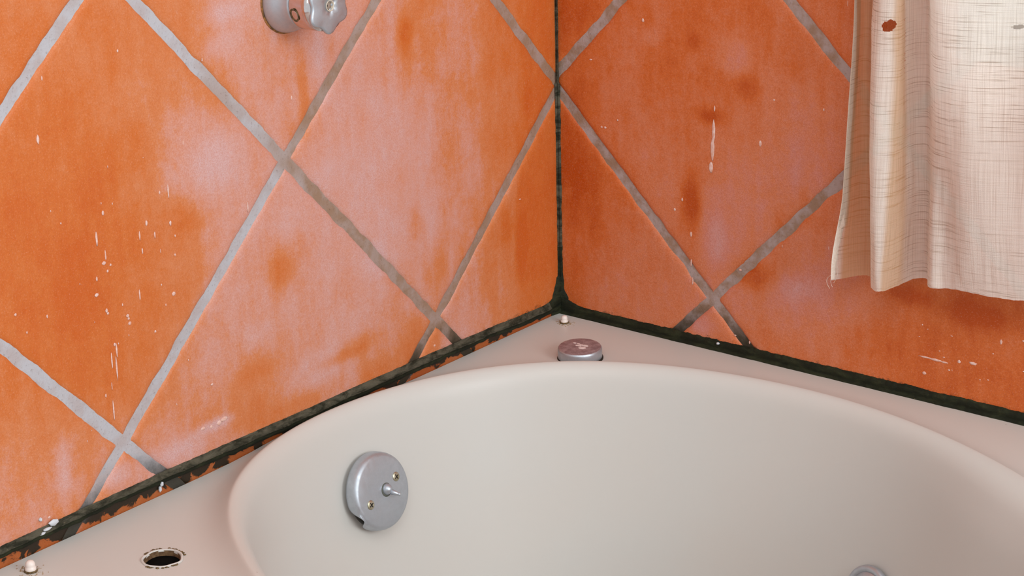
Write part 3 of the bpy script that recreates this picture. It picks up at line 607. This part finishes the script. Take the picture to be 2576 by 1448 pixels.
def cap():
    root = empty('deck_cap', P3(.2505, -.249, .0), (Matrix.Rotation(math.radians(3), 3, Vector((.7, .3, 0)).normalized())))
    tag(root, 'low round metal cap sitting on the tub deck near the corner', 'cap')
    r = .0555*U
    v, f = lathe([(r*.97, .003*U), (r*1.0, .0045*U), (r, .024*U), (r*.985, .0275*U), (r*.955, .0295*U)], 96, cap=False); mesh('cap_side', v, f, root, (chrome,))
    v, f = lathe([(r*.955, .0295*U), (r*.92, .0302*U), (r*.5, .0308*U)], 96, cap=True); 
    f = [q for q in f if not (len(q) == 3 and q[0] == len(v)-2)]
    tag(mesh('cap_top', v, f, root, (cap_top_m,)), 'water-stained pinkish top face')
    v, f = lathe([(r*1.04, .0005*U), (r*1.04, .0018*U), (r*.9, .004*U)], 64); tag(mesh('contact_shade', [Vector(q)+Vector((.0015*U, -.001*U, 0)) for q in v], f, root, (dark_m,)), 'dark disc standing in for the contact shade below the cap')  # dark disc painted in where contact shade falls under the cap
    bm = bmesh.new()
    for k in range(9):
        q0 = (random.gauss(0, .012)*U, random.gauss(.006, .006)*U); s = random.uniform(.002, .006)*U
        g = bmesh.ops.create_icosphere(bm, subdivisions=2, radius=1)['verts']
        for q in g: q.co = Vector((q0[0]+q.co.x*s*1.6, q0[1]+q.co.y*s, .0308*U+q.co.z*.0004*U))
    tag(from_bm('limescale', bm, root, (simple('limescale', lin(214, 196, 192), .7),)), 'pale limescale crust')
cap()

def peg(x, y, label, k, s=1.):
    root = empty('screw_peg', P3(x, y, 0)); tag(root, label, 'peg')
    r = .0095*U*s
    v, f = lathe([(r*.95, 0), (r*1.05, .35*r), (r*1.0, .9*r), (r*.86, 1.0*r), (r*.9, 1.25*r), (r*.85, 1.7*r), (r*.6, 2.05*r), (r*.25, 2.2*r)], 40); mesh('peg_head', v, f, root, (peg_m,))
    v, f = lathe([(r*1.25, .0004), (r*1.2, .0016), (r*.9, .002)], 32); mesh('seal', v, f, root, (grime_m,))
    bm = bmesh.new()
    for q_ in range(70):
        a = random.random()*6.28; d = r*(1.1+abs(random.gauss(0, .8))); sz = random.uniform(.0003, .0009)
        g = bmesh.ops.create_icosphere(bm, subdivisions=1, radius=1)['verts']
        for q in g: q.co = Vector((d*math.cos(a)*1.3-.001*k+q.co.x*sz, d*math.sin(a)+q.co.y*sz, .0001+q.co.z*.0003))
    o = from_bm('grime', bm, root, (simple('dirt', lin(140, 112, 78), .9, var=lin(176, 150, 118), vscale=500),)); o['kind'] = 'stuff'
peg(.066, -.069, 'small off-white plastic peg in the deck right in the tiled corner', 0)
peg(.064, -1.832, 'small off-white plastic peg in the deck beside the open faucet hole', 1, 1.15)

def fitting(loc, n):
    root = empty('tub_fitting', loc, frame(n)); tag(root, 'round chrome fitting low on the tub wall, only its top edge in view', 'tub fitting')
    r = .072*U
    v, f = lathe([(r*.98, 0), (r, .004*U), (r*.985, .011*U), (r*.94, .014*U), (r*.84, .0145*U), (r*.81, .0128*U), (r*.78, .0115*U)], 96, cap=False); mesh('rim', v, f, root, (chrome,))
    v, f = lathe([(r*.79, .009*U), (r*.77, .0125*U), (r*.4, .0150*U)], 64); mesh('insert', v, f, root, (chrome,))
    v, f = lathe([(r*.16, .013*U), (r*.14, .020*U), (r*.08, .022*U)], 32); mesh('hub', v, f, root, (chrome,))
fitting(FT_LOC, FT_N)

# ---------------------------------------------------------------- curtain
HEM = [(.884, -.107), (.923, -.052), (.949, -.052), (1.013, -.157), (1.046, -.154), (1.056, -.080), (1.066, -.042), (1.089, -.037), (1.138, -.121), (1.174, -.136), (1.248, -.130), (1.35, -.094), (1.42, -.07), (1.47, -.13), (1.55, -.12), (1.63, -.05), (1.75, -.07), (1.85, -.13), (1.95, -.10), (2.08, -.05), (2.2, -.09), (2.36, -.06)]
MIDX = [.905, .911, .942, 1.008, 1.050, 1.052, 1.058, 1.082, 1.128, 1.166, 1.236, 1.336]
TOPX = [.910, .906, .930, .991, 1.040, 1.032, 1.037, 1.058, 1.105, 1.142, 1.213, 1.309]
for x, y in HEM[12:]: MIDX.append(x-.015); TOPX.append(x-.042)
HZ = [.290, .292, .292]+[.31]*5+[.328]+[.33]*13
def catmull(P, per):
    P = [P[0]]+list(P)+[P[-1]]; out = []
    for i in range(1, len(P)-2):
        p0, p1, p2, p3 = (np.array(P[j]) for j in (i-1, i, i+1, i+2))
        for k in range(per):
            t_ = k/per; out.append(.5*((2*p1)+(-p0+p2)*t_+(2*p0-5*p1+4*p2-p3)*t_**2+(-p0+3*p1-3*p2+p3)*t_**3))
    out.append(np.array(P[-2])); return np.array(out)
def col_at(z):
    t_ = (z-.31)
    xs = []
    for i in range(len(HEM)):
        h, mi, tp = HEM[i][0], MIDX[i], TOPX[i]
        if z < .51: f = sstep(0, .20, t_) if i == 0 else max(0, t_)/.2; x = h+(mi-h)*f
        elif z < .96: x = mi+(tp-mi)*(z-.51)/.45
        else: x = tp+(tp-mi)*.4*(z-.96)
        y = HEM[i][1]*(1+.10*math.sin(z*5+i*1.7))+.004*nz(z*4, i*3.1)
        xs.append((x, min(y, -.028)))
    return xs
PER = 22; rowsZ = [.31+(i/420)*(1.02-.31) for i in range(421)]+[1.02+(i/60)*1.75 for i in range(1, 61)]
vs, fs, uv = [], [], []; ncol = None
base = catmull(col_at(.6), PER); sl_ = np.concatenate([[0], np.cumsum(np.linalg.norm(np.diff(base, axis=0), axis=1))])
hz = np.interp(np.arange(len(base)), np.arange(len(HZ))*PER, HZ)
for ri, z in enumerate(rowsZ):
    q = catmull(col_at(z), PER); ncol = len(q)
    for i, (x, y) in enumerate(q):
        zz = z
        if ri < 40: zz = z+(hz[i]-.31)*(1-ri/40)+(.0022*fr(sl_[i], 30, 60)+.004*nz(sl_[i]*9, 61))*(1-ri/40)
        wr = .0016*nz(sl_[i]*22, z*9, 2)+.0008*nz(sl_[i]*60, z*14, 7)
        vs.append(P3(x+wr, y+wr*1.5, zz)); uv.append((sl_[i]*U, z*U))
for r in range(len(rowsZ)-1):
    for i in range(ncol-1): fs.append((r*ncol+i, r*ncol+i+1, (r+1)*ncol+i+1, (r+1)*ncol+i))
V3 = np.array([tuple(v) for v in vs])
def nearest(px, py, pz, xr=None):
    t_ = np.array(P3(px, py, pz)); return int(np.argmin(((V3-t_)**2).sum(1)))
uva = np.array(uv)
kill = set()
HOLES = [(HOLE1, .0066, .0066), (HOLE2, .005, .0022)]
cen = np.array([[uva[f].mean(0)[0], uva[f].mean(0)[1]] for f in [list(q) for q in fs]])
for (hp, a, b) in HOLES:
    k = nearest(*hp); c0 = uva[k]
    d = cen-c0
    for j in np.where((np.abs(d[:, 0]) < .015) & (np.abs(d[:, 1]) < .015))[0]:
        x, y = d[j]; th = math.atan2(y, x)
        rr = 1+.18*math.sin(th*2+.9)+.22*nz(math.cos(th)*2, math.sin(th)*2, 3)
        if y > .35*b: rr *= .93
        if math.hypot(x/a, y/b) < rr: kill.add(int(j))
# pulled-thread runs: rows of pin holes
for (pp, npin, step) in ((RUN1, 17, .0020), (RUN2, 12, .0022)):
    k = nearest(*pp); c0 = uva[k]
    for q in range(npin):
        y0 = c0[1]-q*step*random.uniform(.9, 1.1); x0 = c0[0]+random.uniform(-.0004, .0004)
        for j in np.where((np.abs(cen[:, 0]-x0) < .00055) & (np.abs(cen[:, 1]-y0) < .00055))[0]: kill.add(int(j))
fs2 = [f for j, f in enumerate(fs) if j not in kill]
cu = empty('curtain', P3(1.6, -.08, .31)); bpy.context.view_layer.update()
tag(cu, 'torn cream loose-weave cotton curtain with two holes hanging over the window', 'curtain')
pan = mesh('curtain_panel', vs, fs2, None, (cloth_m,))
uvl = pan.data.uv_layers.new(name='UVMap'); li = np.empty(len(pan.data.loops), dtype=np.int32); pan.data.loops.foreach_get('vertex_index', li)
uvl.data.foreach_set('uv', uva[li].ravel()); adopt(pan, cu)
# folded selvedge down the left side with a ragged inner edge
hv, hf = [], []; W = 9; rz = [.293+i*(2.72-.293)/700 for i in range(701)]
for r, z in enumerate(rz):
    q = catmull(col_at(max(z, .31))[:4], 60)
    wdt = .034 + .008*(z-.6) if z > .42 else .010+.012*(z-.29)/.13
    wdt = max(.007, wdt+.0022*fr(z, 22, 71)+.001*fr(z, 90, 72)); ss = np.concatenate([[0], np.cumsum(np.linalg.norm(np.diff(q, axis=0), axis=1))])
    for k in range(W):
        d = wdt*k/(W-1)*1.0; x = np.interp(d, ss, q[:, 0]); y = np.interp(d, ss, q[:, 1]); o_ = .004*math.sin(math.pi*min(1, k/(W-1)+.0))+.0018
        hv.append(P3(x-.001, y-o_, z))
for r in range(len(rz)-1):
    for k in range(W-1): hf.append((r*W+k, r*W+k+1, (r+1)*W+k+1, (r+1)*W+k))
adopt(tag(mesh('selvedge', hv, hf, None, (hem_m,)), 'folded paler selvedge with a frayed inner edge'), cu)
# loose threads at the torn lower corner
bm = bmesh.new(); random.seed(5)
for k in range(5):
    p0 = np.array([.889+random.uniform(-.003, .008), -.108, .300+random.uniform(0, .03)]); d = np.array([-.010+random.uniform(-.004, .002), -.0, -.03-random.uniform(0, .012)])
    pr = None
    for s in range(9):
        f_ = s/8; pt = p0+d*f_+np.array([-.006*math.sin(math.pi*f_)*(k-1)*.8, 0, 0]); ring = [bm.verts.new(P3(*pt)+Vector((.00022*math.cos(a), .00022*math.sin(a), 0))) for a in (0, 2.09, 4.19)]
        if pr:
            for a in range(3): bm.faces.new((pr[a], pr[(a+1) % 3], ring[(a+1) % 3], ring[a]))
        pr = ring
adopt(from_bm('loose_threads', bm, None, (hem_m,)), cu).__setitem__('kind', 'stuff')
# rod with rings above the window, above the picture
rod = empty('curtain_rod', P3(1.6, -.09, 2.80)); bpy.context.view_layer.update()
tag(rod, 'slim metal rod the cream curtain hangs from above the window', 'curtain rod')
bm = bmesh.new(); T = Matrix.Rotation(math.pi/2, 4, 'Y'); T.translation = P3(1.62, -.09, 2.815); bmesh.ops.create_cone(bm, cap_ends=True, segments=24, radius1=.008, radius2=.008, depth=1.6*U, matrix=T)
adopt(from_bm('rod', bm, None, (chrome,)), rod)
for x in (.88, 2.36):
    bm = bmesh.new(); T = Matrix.Rotation(math.pi/2, 4, 'X'); T.translation = P3(x, -.045, 2.815); bmesh.ops.create_cone(bm, cap_ends=True, segments=20, radius1=.006, radius2=.006, depth=.09*U, matrix=T)
    adopt(from_bm('bracket', bm, None, (chrome,)), rod)
